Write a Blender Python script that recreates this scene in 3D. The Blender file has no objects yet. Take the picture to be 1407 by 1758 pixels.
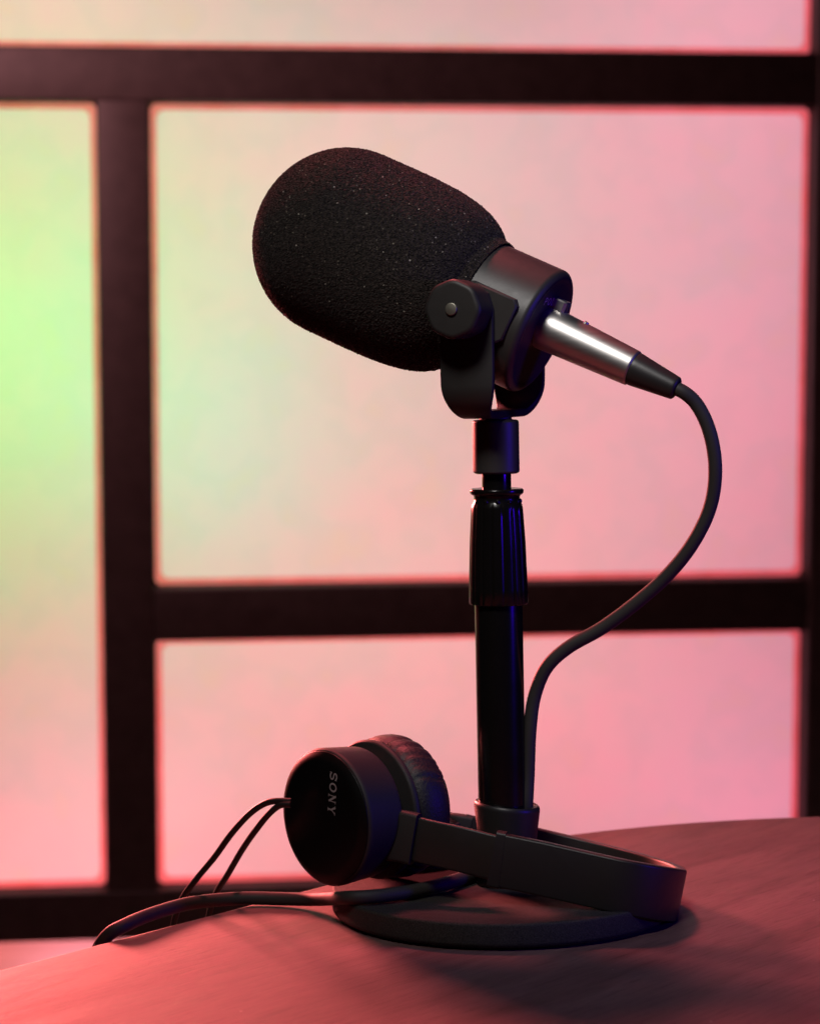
import bpy, bmesh, math, random
import numpy as np
from mathutils import Vector, Matrix

rng = np.random.default_rng(7)
random.seed(7)
sc = bpy.context.scene
C = bpy.context.scene.collection
R = math.radians

# ------------------------------------------------------------------ camera
F_PX, W_PX, H_PX = 4150.0, 1407.0, 1758.0
CAM = np.array([0, 0, .213]); TH = R(3.6); ROLL = R(.75)
fw = np.array([0, math.cos(TH), -math.sin(TH)])
up0 = np.array([0, math.sin(TH), math.cos(TH)]); rt0 = np.array([1., 0, 0])
rt = rt0 * math.cos(ROLL) - up0 * math.sin(ROLL)
up = up0 * math.cos(ROLL) + rt0 * math.sin(ROLL)
cd = bpy.data.cameras.new('camera'); cam = bpy.data.objects.new('camera', cd); C.objects.link(cam)
cd.sensor_fit = 'VERTICAL'; cd.sensor_height = 36.0; cd.lens = F_PX / H_PX * 36.0
cd.clip_start = .01; cd.clip_end = 100
M = Matrix.Identity(4)
for i in range(3):
    M[i][0] = rt[i]; M[i][1] = up[i]; M[i][2] = -fw[i]; M[i][3] = CAM[i]
cam.matrix_world = M
cd.dof.use_dof = True; cd.dof.focus_distance = .905; cd.dof.aperture_fstop = 14.5
cd.dof.aperture_blades = 0
sc.camera = cam

# ------------------------------------------------------------------ world, exposure
wd = bpy.data.worlds.new('World'); sc.world = wd; wd.use_nodes = True
wd.node_tree.nodes['Background'].inputs[0].default_value = (.5, .38, .42, 1)
wd.node_tree.nodes['Background'].inputs[1].default_value = .004
sc.view_settings.view_transform = 'Standard'; sc.view_settings.look = 'None'
sc.view_settings.exposure = 0; sc.view_settings.gamma = 1
sc.view_settings.use_curve_mapping = False
sc.render.engine = 'CYCLES'
sc.cycles.use_denoising = True
sc.cycles.max_bounces = 8; sc.cycles.diffuse_bounces = 3; sc.cycles.glossy_bounces = 4
sc.cycles.sample_clamp_indirect = 6
sc.cycles.caustics_reflective = False; sc.cycles.caustics_refractive = False

# ------------------------------------------------------------------ lamps
# frame of the lattice screen: s to the right, t up, normal away from the camera
def rot(y, p, r):
    cy, sy, cp, sp, cr, sr = math.cos(y), math.sin(y), math.cos(p), math.sin(p), math.cos(r), math.sin(r)
    Rz = np.array([[cy, -sy, 0], [sy, cy, 0], [0, 0, 1]]); Rx = np.array([[1, 0, 0], [0, cp, -sp], [0, sp, cp]])
    Ry = np.array([[cr, 0, sr], [0, 1, 0], [-sr, 0, cr]])
    return Rz @ Rx @ Ry
SR = rot(R(6.245), R(2.459), R(.486)); SO = np.array([0, 2.0, .08717])
def scr(s, t, h=0.):
    return SO + SR[:, 0] * s + SR[:, 2] * t + SR[:, 1] * h

def area(name, loc, target, size, col, power, size_y=None, shape='DISK', spread=math.pi):
    l = bpy.data.lights.new(name, 'AREA'); l.shape = shape; l.size = size
    if size_y: l.size_y = size_y
    mx = max(col); l.color = [c / mx for c in col]; l.energy = power * mx; l.spread = spread
    o = bpy.data.objects.new(name, l); C.objects.link(o)
    d = Vector(target) - Vector(loc)
    o.rotation_euler = d.to_track_quat('-Z', 'Y').to_euler(); o.location = loc
    return o

# coloured lamps hanging behind the paper screen
KB = 1.02
for (s, t, h), col in [
    ((-.37, .145, .30), (.185, .730, .120)), ((-.28, -.30, .34), (.90, .312, .41)),
    ((-.05, .30, .36), (.523, .418, .376)), ((.02, -.10, .36), (.629, .262, .229)),
    ((.30, .12, .36), (.53, .180, .275)), ((.32, -.32, .34), (.72, .195, .33)),
    ((.30, .46, .34), (.708, .29, .382)), ((-.34, .50, .32), (.729, .387, .372)),
    ((-.17, .06, .20), (.0, .074, .07))]:
    area('backlight', scr(s, t, h), scr(s, t, 0), .12, col, KB)
# red lamp to the left, blue lamp to the right, faint neutral lamp above the camera
area('red_lamp', (-.43, 1.68, .26), (-.10, .93, 0), .22, (1, .16, .15), 1.9, spread=R(46))
area('pink_fill', (-.13, 1.43, 1.15), (.09, .96, 0), .20, (1, .15, .17), 1.3, spread=R(56))  # added fill from behind and above, strengthens the panes' light on the table
area('red_floor_fill', scr(-.52, -.22, .22), (-.36, 2.20, -.33), .08, (1, .17, .10), .55, spread=R(120))  # added red fill behind the screen, lights the floor strip under the rail
area('blue_lamp', (.75, .62, .22), (.07, .92, .12), .10, (.05, .0, 1), .17, spread=R(60))
area('soft_lamp', (-.12, .28, .88), (.07, .91, .22), .24, (1, .95, .92), .20, spread=R(34))
area('rail_fill', scr(-.46, .46, -.34), scr(-.30, .36, 0), .15, (1, .44, .47), 2.7)  # added fill, gives the left bars the tone of veiling glare

# ------------------------------------------------------------------ pixel helpers (positions measured at real depths)
def ray(px, py):
    return fw + rt * (px - 703.5) / F_PX - up * (py - 879) / F_PX
def aty(px, py, y):
    d = ray(px, py); return CAM + d * (y / d[1])
def atz(px, py, z):
    d = ray(px, py); return CAM + d * ((z - CAM[2]) / d[2])

# ------------------------------------------------------------------ materials
def mat(name, base=(.5, .5, .5), rough=.5, metal=0., spec=.5, coat=0.):
    m = bpy.data.materials.new(name); m.use_nodes = True
    b = m.node_tree.nodes['Principled BSDF']
    b.inputs['Base Color'].default_value = (*base, 1); b.inputs['Roughness'].default_value = rough
    b.inputs['Metallic'].default_value = metal; b.inputs['Specular IOR Level'].default_value = spec
    b.inputs['Coat Weight'].default_value = coat
    return m
def N(m, typ, **kw):
    n = m.node_tree.nodes.new(typ)
    for k, v in kw.items():
        if k in n.inputs: n.inputs[k].default_value = v
        else: setattr(n, k, v)
    return n
def L(m, a, ao, b, bi): m.node_tree.links.new(a.outputs[ao], b.inputs[bi])
def ramp(m, stops):
    n = N(m, 'ShaderNodeValToRGB'); e = n.color_ramp.elements
    while len(e) < len(stops): e.new(.5)
    for el, (p, c) in zip(e, stops): el.position = p; el.color = (*c, 1) if len(c) == 3 else c
    return n
def texture(m, scale, amount, strength, dist=.0005, detail=4, colors=None, rough_var=0., stretch=(1, 1, 1), rotz=0.):
    """fine procedural grain: bump, colour and gloss variation in object space"""
    b = m.node_tree.nodes['Principled BSDF']
    tc = N(m, 'ShaderNodeTexCoord'); mp = N(m, 'ShaderNodeMapping')
    mp.inputs['Scale'].default_value = stretch; mp.inputs['Rotation'].default_value = (0, 0, rotz)
    L(m, tc, 'Object', mp, 'Vector')
    nz = N(m, 'ShaderNodeTexNoise', Scale=scale, Detail=detail, Roughness=.6); L(m, mp, 'Vector', nz, 'Vector')
    bp = N(m, 'ShaderNodeBump', Strength=strength, Distance=dist); L(m, nz, 'Fac', bp, 'Height'); L(m, bp, 'Normal', b, 'Normal')
    if colors:
        r = ramp(m, [(.3, colors[0]), (.7, colors[1])]); L(m, nz, 'Fac', r, 'Fac'); L(m, r, 'Color', b, 'Base Color')
    if rough_var:
        r0 = b.inputs['Roughness'].default_value
        mr = N(m, 'ShaderNodeMapRange'); mr.inputs['To Min'].default_value = r0 - rough_var; mr.inputs['To Max'].default_value = r0 + rough_var
        n2 = N(m, 'ShaderNodeTexNoise', Scale=scale * .13, Detail=5); L(m, mp, 'Vector', n2, 'Vector')
        L(m, n2, 'Fac', mr, 'Value'); L(m, mr, 'Result', b, 'Roughness')
    return nz

m_plastic = mat('black_plastic', (.022, .020, .020), .42); texture(m_plastic, 1800, .1, .12, .0002, 3, rough_var=.06)
m_body = mat('satin_black_metal', (.036, .033, .032), .44, spec=.6); texture(m_body, 2600, .1, .18, .0002, 3, rough_var=.05)
m_knob = mat('matt_black_knob', (.022, .020, .019), .5); texture(m_knob, 2600, .1, .2, .0002, 3, rough_var=.05)
m_gloss = mat('glossy_black_tube', (.006, .005, .005), .2); texture(m_gloss, 900, .1, .04, .0002, 3, rough_var=.05)
m_cast = mat('cast_iron_paint', (.02, .019, .019), .72, spec=.35)
texture(m_cast, 2300, .1, .55, .0005, 2, colors=((.009, .008, .008), (.050, .046, .043)), rough_var=.08)
m_rubber = mat('black_rubber', (.008, .008, .008), .75); texture(m_rubber, 1500, .1, .2, .0003)
m_cable = mat('cable_rubber', (.034, .031, .030), .62, spec=.35); texture(m_cable, 1400, .1, .15, .0002, 3, rough_var=.08)
m_wire = mat('thin_wire', (.015, .013, .013), .45); texture(m_wire, 1400, .1, .1, .0002)
m_steel = mat('brushed_nickel', (.66, .64, .62), .40, metal=1.); texture(m_steel, 700, .1, .12, .0001, 4, rough_var=.07, stretch=(1, 1, 8))
m_bolt = mat('bolt_steel', (.42, .40, .33), .45, metal=1.); texture(m_bolt, 2000, .1, .15, .0001)
m_shell = mat('ear_cup_plastic', (.026, .024, .024), .58, spec=.35); texture(m_shell, 2200, .1, .1, .0002, 3, rough_var=.05)
m_face = mat('ear_cup_face', (.004, .004, .004), .40, spec=.18); texture(m_face, 2600, .1, .06, .0001, 3, rough_var=.04)
m_leather = mat('black_leatherette', (.014, .013, .016), .5); texture(m_leather, 900, .1, .5, .0005, 4, rough_var=.08)
m_band = mat('headband_plastic', (.020, .018, .017), .44); texture(m_band, 2400, .1, .12, .0002, 3, rough_var=.06)
m_print = mat('grey_print', (.34, .33, .33), .5); texture(m_print, 1500, .1, .1, .0001)
m_print2 = mat('pale_print', (.75, .74, .76), .5); texture(m_print2, 1500, .1, .1, .0001)

# foam: near-black open-cell sponge with cell-wall glints painted as pale specks
m_foam = mat('black_foam', (.01, .008, .008), .85, spec=.25)
b = m_foam.node_tree.nodes['Principled BSDF']
tc = N(m_foam, 'ShaderNodeTexCoord')
nz = N(m_foam, 'ShaderNodeTexNoise', Scale=1100, Detail=3, Roughness=.7); L(m_foam, tc, 'Object', nz, 'Vector')
r1 = ramp(m_foam, [(.38, (.003, .0022, .002)), (.72, (.050, .038, .033))]); L(m_foam, nz, 'Fac', r1, 'Fac')
vo = N(m_foam, 'ShaderNodeTexVoronoi', Scale=820); L(m_foam, tc, 'Object', vo, 'Vector')
sep = N(m_foam, 'ShaderNodeSeparateColor'); L(m_foam, vo, 'Color', sep, 'Color')
gt = N(m_foam, 'ShaderNodeMath', operation='GREATER_THAN'); gt.inputs[1].default_value = .90; L(m_foam, sep, 'Red', gt, 0)
lt = N(m_foam, 'ShaderNodeMath', operation='LESS_THAN'); lt.inputs[1].default_value = .27; L(m_foam, vo, 'Distance', lt, 0)
mu = N(m_foam, 'ShaderNodeMath', operation='MULTIPLY'); L(m_foam, gt, 0, mu, 0); L(m_foam, lt, 0, mu, 1)
sp2 = ramp(m_foam, [(0, (.06, .05, .04)), (.7, (.16, .14, .11)), (1, (.45, .42, .36))]); L(m_foam, sep, 'Green', sp2, 'Fac')
mx = N(m_foam, 'ShaderNodeMix', data_type='RGBA'); L(m_foam, mu, 0, mx, 'Factor')
L(m_foam, r1, 'Color', mx, 6); L(m_foam, sp2, 'Color', mx, 7); L(m_foam, mx, 2, b, 'Base Color')
b.inputs['Sheen Weight'].default_value = .12; b.inputs['Sheen Roughness'].default_value = .4

# table: stained veneer, grain running along the board
m_wood = mat('stained_veneer', (.3, .24, .22), .5, spec=.35)
b = m_wood.node_tree.nodes['Principled BSDF']
tc = N(m_wood, 'ShaderNodeTexCoord'); mp = N(m_wood, 'ShaderNodeMapping'); mp.inputs['Scale'].default_value = (7, 46, 20)
L(m_wood, tc, 'Object', mp, 'Vector')
n1 = N(m_wood, 'ShaderNodeTexNoise', Scale=1.5, Detail=8, Roughness=.62, Distortion=.6); L(m_wood, mp, 'Vector', n1, 'Vector')
mp2 = N(m_wood, 'ShaderNodeMapping'); mp2.inputs['Scale'].default_value = (40, 900, 200); L(m_wood, tc, 'Object', mp2, 'Vector')
n2 = N(m_wood, 'ShaderNodeTexNoise', Scale=1.2, Detail=5, Roughness=.7); L(m_wood, mp2, 'Vector', n2, 'Vector')
r1 = ramp(m_wood, [(.32, (.108, .058, .058)), (.48, (.150, .082, .083)), (.68, (.188, .108, .107))]); L(m_wood, n1, 'Fac', r1, 'Fac')
r2 = ramp(m_wood, [(.3, (.36, .33, .33)), (.50, (1, 1, 1))]); L(m_wood, n2, 'Fac', r2, 'Fac')
mx = N(m_wood, 'ShaderNodeMix', data_type='RGBA', blend_type='MULTIPLY'); mx.inputs[0].default_value = .8
L(m_wood, r1, 'Color', mx, 6); L(m_wood, r2, 'Color', mx, 7)
vd = N(m_wood, 'ShaderNodeTexVoronoi', Scale=170); L(m_wood, tc, 'Object', vd, 'Vector')
sd = N(m_wood, 'ShaderNodeSeparateColor'); L(m_wood, vd, 'Color', sd, 'Color')
g1 = N(m_wood, 'ShaderNodeMath', operation='GREATER_THAN'); g1.inputs[1].default_value = .955; L(m_wood, sd, 'Red', g1, 0)
g2 = N(m_wood, 'ShaderNodeMath', operation='LESS_THAN'); g2.inputs[1].default_value = .07; L(m_wood, vd, 'Distance', g2, 0)
g3 = N(m_wood, 'ShaderNodeMath', operation='MULTIPLY'); L(m_wood, g1, 0, g3, 0); L(m_wood, g2, 0, g3, 1)
g4 = N(m_wood, 'ShaderNodeMath', operation='MULTIPLY'); L(m_wood, g3, 0, g4, 0); L(m_wood, sd, 'Green', g4, 1)
md = N(m_wood, 'ShaderNodeMix', data_type='RGBA'); L(m_wood, g4, 0, md, 'Factor'); L(m_wood, mx, 2, md, 6); md.inputs[7].default_value = (.42, .38, .36, 1)
L(m_wood, md, 2, b, 'Base Color')
bp = N(m_wood, 'ShaderNodeBump', Strength=.5, Distance=.0006); L(m_wood, n2, 'Fac', bp, 'Height'); L(m_wood, bp, 'Normal', b, 'Normal')
mr = N(m_wood, 'ShaderNodeMapRange'); mr.inputs['To Min'].default_value = .52; mr.inputs['To Max'].default_value = .76
L(m_wood, n1, 'Fac', mr, 'Value'); L(m_wood, mr, 'Result', b, 'Roughness')

m_frame = mat('dark_lacquered_wood', (.10, .07, .068), .55, spec=.3)
texture(m_frame, 60, .1, .2, .0006, 6, colors=((.028, .019, .018), (.044, .031, .030)), rough_var=.08, stretch=(1, 1, 1))
m_floor = mat('floor_boards', (.32, .25, .23), .5)
texture(m_floor, 30, .1, .15, .0008, 6, colors=((.26, .2, .18), (.38, .3, .27)), rough_var=.06, stretch=(.2, 3, 1))

def paper(name, ca, cb, cc, fine, coarse):
    """thin backlit paper: light comes through it; pulp clouds and small stains vary how much"""
    m = bpy.data.materials.new(name); m.use_nodes = True; nt = m.node_tree
    nt.nodes.remove(nt.nodes['Principled BSDF']); out = nt.nodes['Material Output']
    tc = N(m, 'ShaderNodeTexCoord')
    n1 = N(m, 'ShaderNodeTexNoise', Scale=coarse, Detail=4, Roughness=.55, Distortion=.3); L(m, tc, 'Object', n1, 'Vector')
    r = ramp(m, [(.33, ca), (.5, cb), (.68, cc)]); L(m, n1, 'Fac', r, 'Fac')
    n2 = N(m, 'ShaderNodeTexNoise', Scale=fine, Detail=2, Roughness=.45, Distortion=.2); L(m, tc, 'Object', n2, 'Vector')
    r2 = ramp(m, [(.27, (.95, .985, .91)), (.42, (.93, .97, .965)), (.55, (.985, .98, .975)), (.73, (1, .96, .98))]); L(m, n2, 'Fac', r2, 'Fac')
    mx = N(m, 'ShaderNodeMix', data_type='RGBA', blend_type='MULTIPLY'); mx.inputs[0].default_value = 1
    L(m, r, 'Color', mx, 6); L(m, r2, 'Color', mx, 7)
    t = N(m, 'ShaderNodeBsdfTranslucent'); d = N(m, 'ShaderNodeBsdfDiffuse'); L(m, mx, 2, t, 'Color')
    d.inputs['Color'].default_value = (.03, .03, .03, 1)
    ad = N(m, 'ShaderNodeAddShader'); L(m, t, 0, ad, 0); L(m, d, 0, ad, 1); L(m, ad, 0, out, 'Surface')
    return m
m_paper = paper('screen_paper', (.76, .82, .81), (.81, .80, .80), (.85, .77, .79), 30, 9)
m_glow_fringe = paper('red_glow_fringe', (.97, .28, .28), (.98, .33, .33), (.98, .36, .37), 40, 30)  # red colour imitates the glow fringing each pane

# ------------------------------------------------------------------ mesh helpers
def obj(name, v, f, m, parent=None, smooth=True, sharp=40, label=None):
    me = bpy.data.meshes.new(name)
    me.from_pydata([tuple(map(float, p)) for p in v] if not isinstance(v, np.ndarray) else v.tolist(), [], f)
    me.validate(); me.update()
    bm = bmesh.new(); bm.from_mesh(me); bmesh.ops.recalc_face_normals(bm, faces=bm.faces); bm.to_mesh(me); bm.free()
    if smooth:
        me.polygons.foreach_set('use_smooth', [True] * len(me.polygons)); me.set_sharp_from_angle(angle=R(sharp))
    me.materials.append(m)
    o = bpy.data.objects.new(name, me); C.objects.link(o)
    if parent:
        o.parent = parent; o.matrix_parent_inverse = parent.matrix_world.inverted()
    if label: o['label'] = label
    return o
def thing(name, loc, label, cat, group=None):
    o = bpy.data.objects.new(name, None); C.objects.link(o); o.empty_display_size = .02
    o.location = loc; o.matrix_world = Matrix.Translation(Vector(loc))
    o['label'] = label; o['category'] = cat
    if group: o['group'] = group
    return o
def frame(o, x, y, z):
    o, x, y, z = (np.array(k, float) for k in (o, x, y, z))
    return lambda P: o + np.asarray(P)[:, :1] * x + np.asarray(P)[:, 1:2] * y + np.asarray(P)[:, 2:3] * z
def lathe(profile, segs, tf, mod=None, cap=True):
    """profile (r, z); mod(r, z, angle array) may vary the radius"""
    a = np.linspace(0, 2 * math.pi, segs, endpoint=False); V = []; Fc = []
    for r, z in profile:
        rr = mod(r, z, a) if mod else np.full(segs, r)
        V.append(np.c_[rr * np.cos(a), rr * np.sin(a), np.full(segs, z)])
    n = len(profile); V = np.concatenate(V)
    for i in range(n - 1):
        for j in range(segs):
            k = (j + 1) % segs; Fc.append((i * segs + j, i * segs + k, (i + 1) * segs + k, (i + 1) * segs + j))
    if cap:
        Fc.append(tuple(range(segs))[::-1]); Fc.append(tuple(range((n - 1) * segs, n * segs)))
    return tf(V), Fc
def fillet(pts, rad, n=5):
    """round the inner corners of an (r, z) polyline; rad scalar or list"""
    out = [pts[0]]
    for i in range(1, len(pts) - 1):
        p0, p1, p2 = (np.array(pts[k], float) for k in (i - 1, i, i + 1))
        r = rad[i] if isinstance(rad, (list, tuple)) else rad
        a, c = p0 - p1, p2 - p1; la, lc = np.linalg.norm(a), np.linalg.norm(c)
        r = min(r, la * .48, lc * .48)
        if r <= 1e-6: out.append(tuple(p1)); continue
        A, B = p1 + a / la * r, p1 + c / lc * r
        for t in np.linspace(0, 1, n): out.append(tuple((1 - t) ** 2 * A + 2 * t * (1 - t) * p1 + t * t * B))
    out.append(pts[-1]); return out
def spline(P, n=12):
    P = np.array(P, float); Q = np.vstack([2 * P[0] - P[1], P, 2 * P[-1] - P[-2]]); out = []
    for i in range(1, len(Q) - 2):
        p0, p1, p2, p3 = Q[i - 1:i + 3]
        # centripetal Catmull-Rom
        t0 = 0; t1 = t0 + np.linalg.norm(p1 - p0) ** .5; t2 = t1 + np.linalg.norm(p2 - p1) ** .5; t3 = t2 + np.linalg.norm(p3 - p2) ** .5
        for t in np.linspace(t1, t2, n, endpoint=False):
            A1 = (t1 - t) / (t1 - t0) * p0 + (t - t0) / (t1 - t0) * p1; A2 = (t2 - t) / (t2 - t1) * p1 + (t - t1) / (t2 - t1) * p2
            A3 = (t3 - t) / (t3 - t2) * p2 + (t - t2) / (t3 - t2) * p3
            B1 = (t2 - t) / (t2 - t0) * A1 + (t - t0) / (t2 - t0) * A2; B2 = (t3 - t) / (t3 - t1) * A2 + (t - t1) / (t3 - t1) * A3
            out.append((t2 - t) / (t2 - t1) * B1 + (t - t1) / (t2 - t1) * B2)
    out.append(P[-1]); return np.array(out)
def relax(P, k=3):
    P = P.copy()
    for _ in range(k): P[1:-1] = (P[:-2] + 2 * P[1:-1] + P[2:]) / 4
    return P
def tube(P, r, segs=14):
    P = np.array(P); T = np.gradient(P, axis=0); T /= np.linalg.norm(T, axis=1)[:, None]
    n0 = np.cross(T[0], [0, 0, 1.]); n0 = n0 if np.linalg.norm(n0) > .01 else np.array([1., 0, 0]); n0 /= np.linalg.norm(n0)
    V = []; Fc = []; a = np.linspace(0, 2 * math.pi, segs, endpoint=False)
    for i in range(len(P)):
        n0 = n0 - T[i] * (n0 @ T[i]); n0 /= np.linalg.norm(n0); b0 = np.cross(T[i], n0)
        rr = r[i] if hasattr(r, '__len__') else r
        V.append(P[i] + rr * (np.cos(a)[:, None] * n0 + np.sin(a)[:, None] * b0))
    for i in range(len(P) - 1):
        for j in range(segs):
            k = (j + 1) % segs; Fc.append((i * segs + j, i * segs + k, (i + 1) * segs + k, (i + 1) * segs + j))
    Fc.append(tuple(range(segs))[::-1]); Fc.append(tuple(range((len(P) - 1) * segs, len(P) * segs)))
    return np.concatenate(V), Fc
def loft(sections):
    """closed rings of equal length -> skin with end caps"""
    n = len(sections[0]); V = np.concatenate([np.array(s) for s in sections]); Fc = []
    for i in range(len(sections) - 1):
        for j in range(n):
            k = (j + 1) % n; Fc.append((i * n + j, i * n + k, (i + 1) * n + k, (i + 1) * n + j))
    Fc.append(tuple(range(n))[::-1]); Fc.append(tuple(range((len(sections) - 1) * n, len(sections) * n)))
    return V, Fc
def rrect(w, h, r, n=4):
    out = []
    for cx, cy, a0 in ((w / 2 - r, h / 2 - r, 0), (-w / 2 + r, h / 2 - r, 90), (-w / 2 + r, -h / 2 + r, 180), (w / 2 - r, -h / 2 + r, 270)):
        for t in np.linspace(0, 90, n): out.append((cx + r * math.cos(R(a0 + t)), cy + r * math.sin(R(a0 + t))))
    return np.array(out)
def prism(poly, z0, z1, tf, bev=0.):
    P = np.array(poly, float); n = len(P)
    rings = [np.c_[P, np.full(n, z0)]]
    if bev:
        c = P.mean(0); d = P - c; q = c + d * (1 - bev / np.maximum(np.linalg.norm(d, axis=1), 1e-6))[:, None]
        rings = [np.c_[q, np.full(n, z0)], np.c_[P, np.full(n, z0 + bev)], np.c_[P, np.full(n, z1 - bev)], np.c_[q, np.full(n, z1)]]
    else: rings.append(np.c_[P, np.full(n, z1)])
    V, Fc = loft(rings); return tf(V), Fc
def join(parts):
    V, Fc, k = [], [], 0
    for v, f in parts:
        V.append(np.asarray(v)); Fc += [tuple(i + k for i in q) for q in f]; k += len(v)
    return np.concatenate(V), Fc

# ------------------------------------------------------------------ setting: floor
FLOOR_Z = -.330
v = [(-3, -1.5, FLOOR_Z), (3, -1.5, FLOOR_Z), (3, 4, FLOOR_Z), (-3, 4, FLOOR_Z)]
fl = obj('floor', v, [(0, 1, 2, 3)], m_floor, smooth=False); fl['kind'] = 'structure'

# ------------------------------------------------------------------ lattice screen
H0, H1, H2, H3, H4, H5 = .3781, .3350, -.0613, -.1053, -.3146, -.3555
V0, V1, V2 = -.2532, -.2109, .3393
SL, SRT, STOP = -.66, V2 + .043, .62
screen = thing('lattice_screen', scr(0, -.418), 'dark wooden lattice screen with glowing paper panes behind the table', 'screen')
def sbox(name, s0, s1, t0, t1, h0, h1, parent, m, bev=.0025):
    bm = bmesh.new(); bmesh.ops.create_cube(bm, size=1)
    for q in bm.verts:
        q.co = Vector(((s0 + s1) / 2 + q.co.x * (s1 - s0), (h0 + h1) / 2 + q.co.y * (h1 - h0), (t0 + t1) / 2 + q.co.z * (t1 - t0)))
    if bev: bmesh.ops.bevel(bm, geom=bm.edges[:], offset=bev, segments=3, affect='EDGES', profile=.5)
    me = bpy.data.meshes.new(name)
    for q in bm.verts: q.co = Vector(scr(q.co.x, q.co.z, q.co.y))
    bm.to_mesh(me); bm.free(); me.materials.append(m)
    me.polygons.foreach_set('use_smooth', [True] * len(me.polygons)); me.set_sharp_from_angle(angle=R(50))
    o = bpy.data.objects.new(name, me); C.objects.link(o); o.parent = parent; o.matrix_parent_inverse = parent.matrix_world.inverted()
    return o
# stiles run through, rails butt between them
e = -.004    # tenons run a little way into the stiles
sbox('stile', SL - .043, SL, -.418, STOP + .04, -.002, .024, screen, m_frame)
sbox('stile', V2, SRT, -.418, STOP + .04, -.002, .024, screen, m_frame)
sbox('rail', SL + e, V2 - e, H5, H4, -.0005, .022, screen, m_frame)
sbox('rail', SL + e, V2 - e, H1, H0, -.0005, .022, screen, m_frame)
sbox('rail', SL + e, V2 - e, STOP, STOP + .04, -.0005, .022, screen, m_frame)
sbox('mullion', V0, V1, H4 + e, H1 - e, .0010, .0217, screen, m_frame)
sbox('rail', V1 + e, V2 - e, H3, H2, .0022, .0215, screen, m_frame)
def ring_in(s0, s1, t0, t1, off, r, n=7):
    q = rrect(s1 - s0 - 2 * off, t1 - t0 - 2 * off, r, n); return q + np.array([(s0 + s1) / 2, (t0 + t1) / 2])
for s0, s1, t0, t1 in ((SL, V0, H4, H1), (V1, V2, H2, H1), (V1, V2, H4, H3), (SL, V2, H0, STOP)):
    # paper sheet glued to the back of the opening
    nx, nt = 24, 20; S, T = np.meshgrid(np.linspace(s0 - .006, s1 + .006, nx), np.linspace(t0 - .006, t1 + .006, nt))
    V = [scr(a, b2, .0235 + .0004 * math.sin(a * 23 + b2 * 17)) for a, b2 in zip(S.ravel(), T.ravel())]
    Fc = [(i * nx + j, i * nx + j + 1, (i + 1) * nx + j + 1, (i + 1) * nx + j) for i in range(nt - 1) for j in range(nx - 1)]
    pane = obj('paper_pane', np.array(V), Fc, m_paper, screen)
    # dark corner fillets and an added red strip for the light fringe along the sheet
    outer = ring_in(s0, s1, t0, t1, -.003, .0001); rim = ring_in(s0, s1, t0, t1, .0006, .0055); fringe = ring_in(s0, s1, t0, t1, .0056, .0070)
    k = len(outer)
    rings = [np.array([scr(a, b2, h) for a, b2 in q]) for q, h in ((outer, .0190), (rim, .0190), (rim, .0215), (outer, .0215))]
    Fc = [(i * k + j, i * k + (j + 1) % k, ((i + 1) % 4) * k + (j + 1) % k, ((i + 1) % 4) * k + j) for i in range(4) for j in range(k)]
    obj('corner_moulding', np.concatenate(rings), Fc, m_frame, screen, sharp=50)
    rings = [np.array([scr(a, b2, .0226) for a, b2 in q]) for q in (outer, fringe)]
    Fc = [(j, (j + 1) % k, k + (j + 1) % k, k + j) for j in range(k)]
    obj('glow_fringe', np.concatenate(rings), Fc, m_glow_fringe, pane)

# ------------------------------------------------------------------ table: rounded top on a low pedestal
TC = np.array([.205, .8317]); TR = .28; TA = R(50)
ex = np.array([math.cos(TA), math.sin(TA)]); ey = np.array([-math.sin(TA), math.cos(TA)])
L1, L2 = .62, .36
def tring(off, z):
    out = []
    for (cx, cy), a0 in (((0, 0), 0), ((-L1, 0), 90), ((-L1, -L2), 180), ((0, -L2), 270)):
        for t in np.linspace(0, 90, 40):
            p = np.array([cx + (TR + off) * math.cos(R(a0 + t)), cy + (TR + off) * math.sin(R(a0 + t))]); out.append((p[0], p[1], z))
    return np.array(out)
table = thing('table', (*(TC - ex * L1 / 2 - ey * L2 / 2), FLOOR_Z), 'low rounded wooden table carrying the microphone and headphones', 'table')
table.rotation_euler = (0, 0, TA); bpy.context.view_layer.update()
V, Fc = loft([tring(-.010, -.024), tring(-.003, -.0215), tring(0, -.016), tring(0, -.006), tring(-.0008, -.0028), tring(-.0028, -.0008), tring(-.006, 0), tring(-.05, 0)])
top = obj('tabletop', V, Fc, m_wood, None, sharp=60)
top.parent = table; top.matrix_parent_inverse = Matrix.Identity(4)
top.location = (L1 / 2, L2 / 2, -FLOOR_Z)
for sx in (-1, 1):
    for sy in (-1, 1):
        V, Fc = lathe(fillet([(.001, 0), (.018, 0), (.026, -FLOOR_Z - .0245), (.001, -FLOOR_Z - .0245)], .003), 24, lambda P: P + np.array([sx * .34, sy * .22, 0]))
        lg = obj('leg', V, Fc, m_wood, None); lg.parent = table; lg.matrix_parent_inverse = Matrix.Identity(4)

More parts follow.
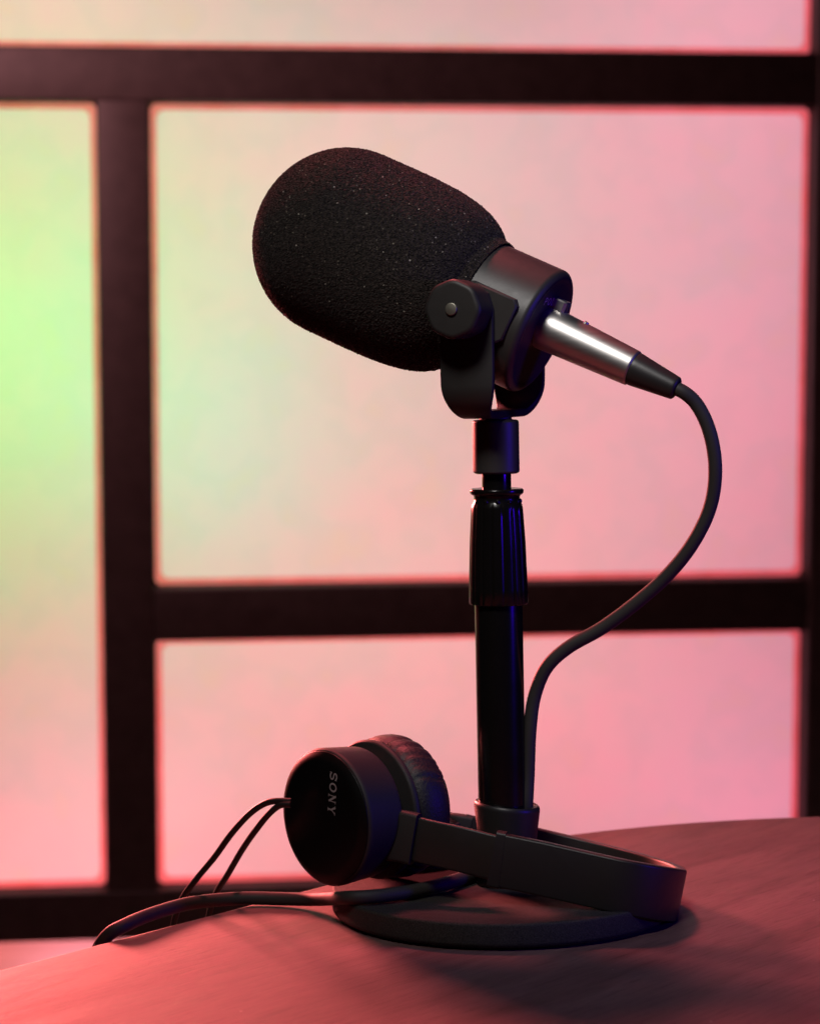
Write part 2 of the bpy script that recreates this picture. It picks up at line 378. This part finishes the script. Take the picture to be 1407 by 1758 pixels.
# ------------------------------------------------------------------ microphone stand
B = atz(864, 1519, .010); BX, BY = float(B[0]), float(B[1])
up3 = frame((BX, BY, 0), (1, 0, 0), (0, 1, 0), (-.0062, 0, 1))
stand = thing('microphone_stand', (BX, BY, 0), 'black desk microphone stand with round cast base and upright pole', 'microphone stand')
V, Fc = lathe(fillet([(.001, .0012), (.0652, .0012), (.0662, .0024), (.0662, .0096), (.0655, .0103), (.001, .0106)], [0, .0004, .0008, .0006, .0004, 0], 4), 128, up3)
base = obj('base', V, Fc, m_cast, stand, sharp=30)
V, Fc = lathe(fillet([(.052, .0001), (.0637, .0001), (.0637, .0016), (.052, .0016)], .0004), 96, up3, cap=False)
obj('rubber_ring', V, Fc, m_rubber, base)
def zz(py): return float(aty(853, py, BY)[2])
V, Fc = lathe(fillet([(.001, .0107), (.0105, .0107), (.0105, .016), (.0092, .018), (.0092, zz(1020)), (.001, zz(1020))], .0006), 48, up3)
obj('pole', V, Fc, m_gloss, stand)
# flared collar at the foot of the pole (also holds the cable)
V, Fc = lathe(fillet([(.0094, .0108), (.0106, .0108), (.0108, .024), (.0128, zz(1384)), (.0122, zz(1378)), (.0096, zz(1380)), (.0094, .0112)], .0006, 3), 48,
              frame((BX + .0016, BY, 0), (1, 0, -.10), (0, 1, 0), (0, 0, 1)), cap=False)
obj('collar', V, Fc, m_plastic, stand)
# ribbed clutch grip
nr = 16
def rib(r, z, a):
    if r < .0092: return np.full_like(a, r)
    w = np.abs(np.cos(a * nr / 2 + .3)) ; return r - .0004 * np.exp(-(w / .30) ** 2) * min(1, max(0, (zz(866) - z) / .002))
V, Fc = lathe([(.0088, zz(1037)), (.0110, zz(1036.5)), (.0114, zz(1034)), (.0113, zz(1010)), (.0107, zz(930)), (.0101, zz(885)), (.0099, zz(872)), (.0097, zz(867)),
               (.0091, zz(862)), (.0088, zz(858)), (.0088, zz(853)), (.0091, zz(849)), (.0085, zz(847))], 192, up3, rib)
grip = obj('clutch_grip', V, Fc, m_gloss, stand, sharp=50)
V, Fc = lathe(fillet([(.006, zz(851)), (.0094, zz(850)), (.0103, zz(846)), (.0103, zz(840)), (.0095, zz(838)), (.006, zz(840))], .0005), 64, up3)
obj('lip_ring', V, Fc, m_gloss, grip)
for k in range(7):   # small set-screw studs under the lip
    a = R(-150 + 30 * k); q = np.array([BX - .0010 + .0087 * math.cos(a), BY + .0087 * math.sin(a), zz(861)])
    V, Fc = lathe([(.0001, .0012), (.0007, .0009), (.0010, 0), (.0007, -.0009), (.0001, -.0012)], 12, frame(q, (1, 0, 0), (0, 1, 0), (0, 0, 1)))
    obj('stud', V, Fc, m_gloss, grip)
V, Fc = lathe(fillet([(.001, zz(845)), (.0056, zz(845)), (.0056, zz(808)), (.001, zz(808))], .0003), 40, up3)
obj('threaded_neck', V, Fc, m_gloss, stand)
V, Fc = lathe(fillet([(.001, zz(813)), (.0080, zz(813)), (.0089, zz(810)), (.0089, zz(724)), (.0084, zz(721)), (.0062, zz(720)), (.0062, zz(713)), (.001, zz(713))], .0005), 56, up3)
obj('thread_adapter', V, Fc, m_body, stand)

# ------------------------------------------------------------------ microphone
PIV = aty(849, 528, BY) + np.array([-.0006, 0, -.0012])
PSI, TAU = R(22.5), R(24.2)
ax = np.array([math.cos(PSI) * math.cos(TAU), -math.sin(PSI) * math.cos(TAU), -math.sin(TAU)])
ee = np.array([math.sin(PSI), math.cos(PSI), 0.])
nn = np.cross(ee, ax); nn = nn if nn[2] > 0 else -nn
mic = thing('microphone', (BX, BY, zz(716)), 'black microphone in foam windscreen tilted on its yoke atop the stand', 'microphone')
mfr = frame(PIV, nn, ee, ax)        # local z runs to the rear
# foam windscreen
ZF, ZM, ZR, RM, NF, NR = -.1027, -.0668, -.0049, .0370, 2.0, 4.1      # blunt front, square rear shoulder
prof = [(max(RM * math.sin(t) ** (2 / NF), .0004), ZM - (ZM - ZF) * math.cos(t) ** (2 / NF)) for t in np.linspace(0, math.pi / 2, 60)]
prof += [(RM * max(math.cos(t), 0) ** (2 / NR), ZM + (ZR - ZM) * math.sin(t) ** (2 / NR)) for t in np.linspace(.01, math.pi / 2, 160) if RM * max(math.cos(t), 0) ** (2 / NR) > .0262]
prof += [(.0256, ZR + .0003), (.0250, ZR - .0008), (.0246, ZR - .004)]
pp = np.array(prof)
dl = np.r_[0, np.cumsum(np.linalg.norm(np.diff(pp, axis=0), axis=1))]
tt = np.linspace(0, dl[-1], 330); pp = np.c_[np.interp(tt, dl, pp[:, 0]), np.interp(tt, dl, pp[:, 1])]
SEG = 560; a = np.linspace(0, 2 * math.pi, SEG, endpoint=False)
tg = np.gradient(pp, axis=0); tg /= np.linalg.norm(tg, axis=1)[:, None]; nrm = np.c_[-tg[:, 1], tg[:, 0]]
nrm *= np.where(nrm[:, :1] < -.3, -1, 1)
jit = rng.normal(0, .00013, (len(pp), SEG)) * np.minimum(1, pp[:, :1] / .01)
k0 = rng.normal(0, 1, (len(pp), SEG)); 
for axn in (0, 1): k0 = (np.roll(k0, 1, axn) + k0 + np.roll(k0, -1, axn)) / 3
jit += k0 * .00007 * np.minimum(1, pp[:, :1] / .01)
rr = pp[:, :1] + jit * nrm[:, :1]; zc = pp[:, 1:2] + jit * nrm[:, 1:2]
V = np.stack([rr * np.cos(a), rr * np.sin(a), zc * np.ones_like(a)], 2).reshape(-1, 3)
ii, jj = np.meshgrid(np.arange(len(pp) - 1), np.arange(SEG), indexing='ij'); kk = (jj + 1) % SEG
Fq = np.stack([ii * SEG + jj, ii * SEG + kk, (ii + 1) * SEG + kk, (ii + 1) * SEG + jj], 2).reshape(-1, 4).tolist()
Fq.append(list(range(SEG))[::-1])
wv = obj('windscreen', mfr(V), Fq, m_foam, mic, smooth=False)
# body with rounded rear edge
V, Fc = lathe(fillet([(.001, -.030), (.0246, -.030), (.0249, .0205), (.0225, .0221), (.0205, .0215), (.001, .0209)], [0, .001, .0055, .001, .001, 0], 7), 128, mfr)
body = obj('body', V, Fc, m_body, mic, sharp=25)
for s in (-1, 1):    # flat pads at the yoke, shaped after the knob's shadow on the body
    q = np.array([(.0085, -.005), (.0105, -.003), (.0105, .0150), (.0085, .0170), (-.0050, .0165), (-.0105, .0110), (-.0125, .0080), (-.0125, -.003), (-.0105, -.005)])
    pf = frame(PIV, nn, ax, ee * s)
    V, Fc = prism(q, .0200, .0266, pf, .0006); obj('knob_shade_pad', V, Fc, m_body, body, sharp=35)
# yoke: bent strap that narrows round the bend
HS, YB, TK = .0295, float(PIV[2] - zz(717)), .0030
fd = np.array([math.cos(PSI), -math.sin(PSI), 0.])   # strap width direction
path = [(-HS, .0105), (-HS, .006), (-HS, 0), (-HS, -.012), (-HS, -.024)]
rb = .0125
for t in np.linspace(0, 90, 14): path.append((-HS + rb - rb * math.cos(R(t)), -YB + rb - rb * math.sin(R(t))))
path += [(0, -YB)]
path += [(-x, z) for x, z in path[-2::-1]]
secs = []; np_ = len(path)
for i, (x, z) in enumerate(path):
    p0, p1 = path[max(0, i - 1)], path[min(np_ - 1, i + 1)]
    tx, tz = p1[0] - p0[0], p1[1] - p0[1]; l = math.hypot(tx, tz); nx_, nz_ = -tz / l, tx / l   # inward normal
    w = .0210
    if z > 0: w = 2 * math.sqrt(max(.0105 ** 2 - z ** 2, .0012 ** 2))
    depth = (-z - (YB - .0155)) / .0155
    if depth > 0: w = .0210 - .0085 * (depth ** 2.2)
    q = rrect(w, TK, .0007, 3)
    secs.append([PIV + fd * a_ + ee * (x + nx_ * (b_ + TK / 2)) + np.array([0, 0, 1]) * (z + nz_ * (b_ + TK / 2)) for a_, b_ in q])
V, Fc = loft(secs); obj('yoke', V, Fc, m_knob, mic, sharp=35)
# clamping knobs
for s in (-1, 1):
    def lobes(r, z, a): return r * (1 - .035 * (1 + np.cos(a * 8)) / 2) if r > .004 else np.full_like(a, r)
    kf = frame(PIV + ee * s * (HS + .0002), nn, np.cross(ee * s, nn), ee * s)
    V, Fc = lathe(fillet([(.001, 0), (.0108, 0), (.0110, .0125), (.0098, .0136), (.001, .0136)], [0, .0006, .0012, .0008, 0], 5), 96, kf, lobes)
    kn = obj('knob', V, Fc, m_knob, mic, sharp=30)
    V, Fc = lathe(fillet([(.0001, .0130), (.0023, .0130), (.0023, .0146), (.0001, .0147)], .0003), 28, kf)
    obj('bolt', V, Fc, m_bolt, kn, label='small steel bolt end in the knob')

# stroke lettering (flat print)
def stroke_poly(pts, w):
    P = np.array(pts, float); T = np.gradient(P, axis=0); T /= np.linalg.norm(T, axis=1)[:, None]; n = np.c_[-T[:, 1], T[:, 0]] * w / 2
    return np.vstack([P + n, (P - n)[::-1]])
def quadstrip(pts, w):
    P = np.array(pts, float); T = np.gradient(P, axis=0); T /= np.linalg.norm(T, axis=1)[:, None]
    ww = np.array(w if hasattr(w, '__len__') else [w] * len(P))[:, None]; n = np.c_[-T[:, 1], T[:, 0]] * ww / 2
    V = np.vstack([P + n, P - n]); k = len(P); return V, [(i, i + 1, k + i + 1, k + i) for i in range(k - 1)]
def arc(cx, cy, rx, ry, a0, a1, n=16):
    return [(cx + rx * math.cos(R(t)), cy + ry * math.sin(R(t))) for t in np.linspace(a0, a1, n)]
G = {  # glyphs in a 1 x 1 cell: strokes (points, width)
    'S': [(arc(.5, .73, .33, .20, 20, 250, 16) + arc(.5, .29, .35, .22, 80, -160, 18), .16), ([(.86, .98), (.86, .70)], .08), ([(.12, .02), (.12, .32)], .08)],
    'O': [(arc(.5, .5, .40, .42, 0, 362, 36), [.20 - .05 * abs(math.sin(2 * math.pi * i / 35)) for i in range(36)])],
    'N': [([(.20, 0), (.20, 1)], .09), ([(.80, 0), (.80, 1)], .09), ([(.16, .96), (.84, .04)], .20), ([(.05, .97), (.30, .97)], .07), ([(.65, .97), (.98, .97)], .07), ([(.05, .03), (.36, .03)], .07)],
    'Y': [([(.14, .97), (.5, .45)], .20), ([(.86, .97), (.5, .45)], .10), ([(.5, .5), (.5, 0)], .17), ([(.0, .97), (.34, .97)], .07), ([(.66, .97), (1.0, .97)], .07), ([(.3, .03), (.7, .03)], .07)],
    'P': [([(.2, 0), (.2, 1)], .16), ([(.2, .93)] + arc(.5, .71, .3, .22, 90, -90, 12) + [(.2, .49)], .14)],
    'D': [([(.2, 0), (.2, 1)], .16), ([(.2, .93)] + arc(.4, .5, .42, .43, 90, -90, 14) + [(.2, .07)], .14)],
}
def lettering(text, tf, cw, ch, gap, m, parent, name, label=None):
    x = 0; tot = len(text) * cw + (len(text) - 1) * gap
    for c in text:
        parts = []
        for i, (pts, w) in enumerate(G[c]):
            V, Fc = quadstrip(pts, w); V = np.c_[V[:, 0] * cw + x - tot / 2, (V[:, 1] - .5) * ch, np.full(len(V), 4e-5 * (i + 1))]; parts.append((tf(V), Fc))
        V, Fc = join(parts); o = obj(name, V, Fc, m, parent, smooth=False)
        if label: o['label'] = label
        x += cw + gap
# word printed on the rear face, above the socket
rc = PIV + ax * .0216
lf_x = ee; lf_y = nn       # seen from behind: right is +e
lettering('POD', frame(rc + nn * .0128 - ee * .0068, lf_x, lf_y, ax), .0030, .0030, .0008, m_print2, body, 'letter')

# ------------------------------------------------------------------ microphone cable
cabl = thing('microphone_cable', atz(700, 1538, 0), 'black microphone cable with silver plug looping down beside the stand', 'cable')
DR = R(.6); cx_ = ax * math.cos(DR) - nn * math.sin(DR); cn_ = nn * math.cos(DR) + ax * math.sin(DR)
c0 = PIV + ax * .0207 + nn * .0025
cf = frame(c0, cn_, ee, cx_)
V, Fc = lathe(fillet([(.001, .0002), (.0086, .0002), (.0086, .0030), (.0084, .0060), (.0069, .0385), (.0066, .0391), (.001, .0392)], [0, .0006, .0003, .002, .0002, .0002, 0], 3), 72, cf)
shell = obj('plug_shell', V, Fc, m_steel, cabl, sharp=30, label='silver metal plug shell')
lt_ = np.array([(-.0032, .0004), (.0032, .0004), (.0032, .0052), (.0024, .0062), (-.0024, .0062), (-.0032, .0052)])
V, Fc = prism(lt_, .0075, .0122, frame(c0, ee, cx_, cn_), .0005); obj('latch', V, Fc, m_steel, shell, sharp=35)
V, Fc = lathe(fillet([(.0001, .0078), (.0013, .0078), (.0012, .0084), (.0001, .0086)], .0002), 16, frame(c0 + cx_ * .0150, ee, cx_, cn_)); obj('screw', V, Fc, m_steel, shell)
V, Fc = lathe(fillet([(.001, .0388), (.0063, .0388), (.0064, .0400), (.0047, .0545), (.0044, .0570), (.0034, .0576), (.001, .0576)], [0, .0004, .001, .002, .0006, .0004, 0], 4), 56, cf)
obj('strain_relief', V, Fc, m_plastic, cabl, sharp=30)
pe = c0 + cx_ * .0560
ye = pe[1]
pts = [pe, pe + cx_ * .0040, aty(1192, 690, ye - .001), aty(1215, 734, ye - .001), aty(1227, 800, ye), aty(1219, 868, ye + .003), aty(1190, 930, ye + .006), aty(1150, 982, ye + .010),
       aty(1095, 1032, ye + .015), aty(1030, 1080, ye + .020), aty(975, 1111, BY - .004), aty(938, 1145, BY - .002), aty(917, 1195, BY), aty(909, 1255, BY), aty(906, 1330, BY), aty(903, 1395, BY - .001),
       aty(904, 1440, BY + .006), aty(898, 1470, BY + .012)]
pts += [atz(p[0], p[1], p[2]) for p in ((872, 1489, .0136), (835, 1493, .0136), (798, 1506, .0136), (750, 1521, .0136), (690, 1533, .0136), (640, 1539, .0136), (600, 1541, .0130), (566, 1543, .0075), (530, 1544, .0040), (480, 1543, .0030),
                                      (425, 1542, .0030), (375, 1545, .0030), (325, 1551, .0036), (280, 1563, .0042), (240, 1577, .0044), (210, 1591, .0036), (188, 1603, .0012))]
last = pts[-1]; pts += [last + np.array([-.006, .004, -.010]), last + np.array([-.009, .010, -.05]), last + np.array([-.010, .018, -.15])]
P = relax(spline(pts, 10), 4)
V, Fc = tube(P, .00262, 18); obj('cord', V, Fc, m_cable, cabl)

# ------------------------------------------------------------------ headphones
FC = aty(549, 1405, .905)                     # centre of the near cup's outer face
dd = np.array([.755, .656, .0]); dd /= np.linalg.norm(dd)
hx = np.array([.656, -.755, 0]); hz = np.array([0, 0, 1.])
head = thing('headphones', (float(FC[0]) + .02, float(FC[1]) + .01, .013), 'black on-ear headphones leaning on the stand base with headband round the pole', 'headphones')
def ear_cup(center, x, z, d, printed):
    tf = frame(center, x, z, d)
    V, Fc = lathe(fillet([(.001, .0022), (.0256, .0022), (.0263, .0032), (.0262, .0046), (.0250, .0175), (.0180, .0185), (.001, .0185)], [0, .0008, .001, .001, .0015, .001, 0], 5), 112, tf)
    cup = obj('ear_cup', V, Fc, m_shell, head, sharp=30)
    V, Fc = lathe(fillet([(.0002, -.0006), (.012, -.0004), (.0225, .0004), (.0256, .0021), (.0248, .0030), (.001, .0030)], [0, .004, .004, .001, .0004, 0], 6), 112, tf)
    fp = obj('face_plate', V, Fc, m_face, cup, sharp=30)
    if printed:
        ta = R(6)
        tx = -z * math.cos(ta) - x * math.sin(ta); ty = x * math.cos(ta) - z * math.sin(ta)
        lettering('SONY', frame(center + x * .0086 + z * .0108 - d * .00045, tx, ty, -d), .0036, .0043, .0007, m_print, fp, 'letter')
    V, Fc = lathe(fillet([(.001, .0180), (.0150, .0180), (.0155, .0205), (.0262, .0212), (.0270, .0222), (.0268, .0236), (.001, .0240)], [0, .001, .001, .0006, .0006, .0006, 0], 4), 96, tf)
    obj('pad_ring', V, Fc, m_shell, cup, sharp=30)
    # pleated leatherette cushion: fat ring with gathers
    na, nb = 220, 30; A = np.linspace(0, 2 * math.pi, na, endpoint=False); Bq = np.linspace(0, 2 * math.pi, nb, endpoint=False)
    g = np.zeros(na); r2 = np.random.default_rng(3)
    for _ in range(46):
        c_ = r2.uniform(0, 2 * math.pi); wd_ = r2.uniform(.012, .035); am = r2.uniform(.35, 1)
        dlt = (A - c_ + math.pi) % (2 * math.pi) - math.pi; g += am * np.exp(-(dlt / wd_) ** 2)
    V = []
    for i, a_ in enumerate(A):
        for b_ in Bq:
            tilt = .05 * math.sin(3 * b_); gi = np.interp((a_ + tilt) % (2 * math.pi), A, g, period=2 * math.pi)
            cr = math.cos(b_); sr = math.sin(b_)
            dp = .00075 * gi * max(0, .25 + .75 * max(cr, 0)) * (1 if sr > -.9 else .2)
            R0 = .0195 + (.0083 - dp) * np.sign(cr) * abs(cr) ** .8; Z0 = .0312 + (.0080 - dp * .5) * np.sign(sr) * abs(sr) ** .9
            V.append((R0 * math.cos(a_), R0 * math.sin(a_), Z0))
    Fc = [(i * nb + j, ((i + 1) % na) * nb + j, ((i + 1) % na) * nb + (j + 1) % nb, i * nb + (j + 1) % nb) for i in range(na) for j in range(nb)]
    pad = obj('ear_pad', tf(np.array(V)), Fc, m_leather, head, sharp=60)
    V, Fc = lathe([(.001, .0262), (.0150, .0262), (.0150, .0270), (.001, .0270)], 48, tf); obj('pad_cloth', V, Fc, m_leather, pad)
    return tf
ear_cup(FC, hx, hz, dd * 1.16, True)
# far cup swivelled flat, lying on the table behind the near one
fc2 = np.array([float(FC[0]) + .0290, float(FC[1]) + .0700, .0270 + .0008])
ear_cup(fc2 + np.array([0, 0, .0]), np.array([1., 0, 0]), np.array([0, -1., 0.]), np.array([0, 0, -.65]) , False)

# headband: planar loop tilted down to the right, strap section
UU = np.array([.20, .0, .98]); UU /= np.linalg.norm(UU)
def strap(points, w, tk, name, m, parent, n=10, r=.0009, off=0.):
    P = relax(spline(points, n), 5); T = np.gradient(P, axis=0); T /= np.linalg.norm(T, axis=1)[:, None]; secs = []
    q = rrect(tk, w, min(r, tk * .45), 4)
    for i in range(len(P)):
        o_ = np.cross(UU, T[i]); o_ /= np.linalg.norm(o_); u_ = np.cross(T[i], o_)
        secs.append([P[i] + o_ * (a_ + off) + u_ * b_ for a_, b_ in q])
    V, Fc = loft(secs); return obj(name, V, Fc, m, parent, sharp=40)
near = [aty(846, 1474, .8865), aty(920, 1489, .8830), aty(1000, 1507, .8795), aty(1068, 1522, .8765), aty(1103, 1528.5, .8785), aty(1130, 1533, .8840), aty(1152, 1536, .8945), aty(1161, 1536, .9090),
        aty(1150, 1527, .9270), aty(1120, 1516, .9420), aty(1060, 1499, .9560), aty(990, 1481, .9650), aty(920, 1464, .9690), aty(860, 1449, .9690)]
strap(near, .0200, .0042, 'headband', m_band, head)
strap([aty(845, 1473.5, .8866), aty(854, 1475.5, .8862), aty(863, 1477, .8858)], .0212, .0050, 'sleeve_end', m_band, head, r=.0012)
strap([aty(704, 1438, .8990), aty(740, 1447, .8950), aty(790, 1458, .8900), aty(862, 1476, .8858)], .0170, .0022, 'slider', m_band, head)
strap([aty(868, 1450, .9692), aty(820, 1438, .9690), aty(792, 1431, .9690)], .0165, .0024, 'slider', m_band, head)
strap([aty(640, 1434, .9070), aty(668, 1433, .9030), aty(692, 1436, .8992), aty(713, 1441, .8970)], .0196, .0056, 'hinge_arm', m_shell, head, r=.0016)
strap([aty(806, 1432, .9692), aty(785, 1428, .9700), aty(765, 1427, .9730)], .0150, .0046, 'hinge_arm', m_shell, head, r=.0016)
# pair of thin wires from the near cup, over the table edge
for pts in ([(500, 1376, .9060), (480, 1375, .9080), (458, 1378, .9110), (432, 1394, .9140), (400, 1428, .9180), (368, 1472, .9300), (335, 1512, .9360), (312, 1545, .9400)],
            [(500, 1381, .9050), (482, 1382, .9070), (463, 1396, .9100), (440, 1424, .9160), (415, 1460, .9330), (390, 1503, .9500), (372, 1532, .9600)]):
    q = [aty(*p) for p in pts]
    last = q[-1]; q += [last + np.array([-.004, .003, -.012]), last + np.array([-.006, .005, -.05]), last + np.array([-.006, .006, -.12])]
    V, Fc = tube(relax(spline(q, 10), 3), .00125, 12); obj('wire', V, Fc, m_wire, head)
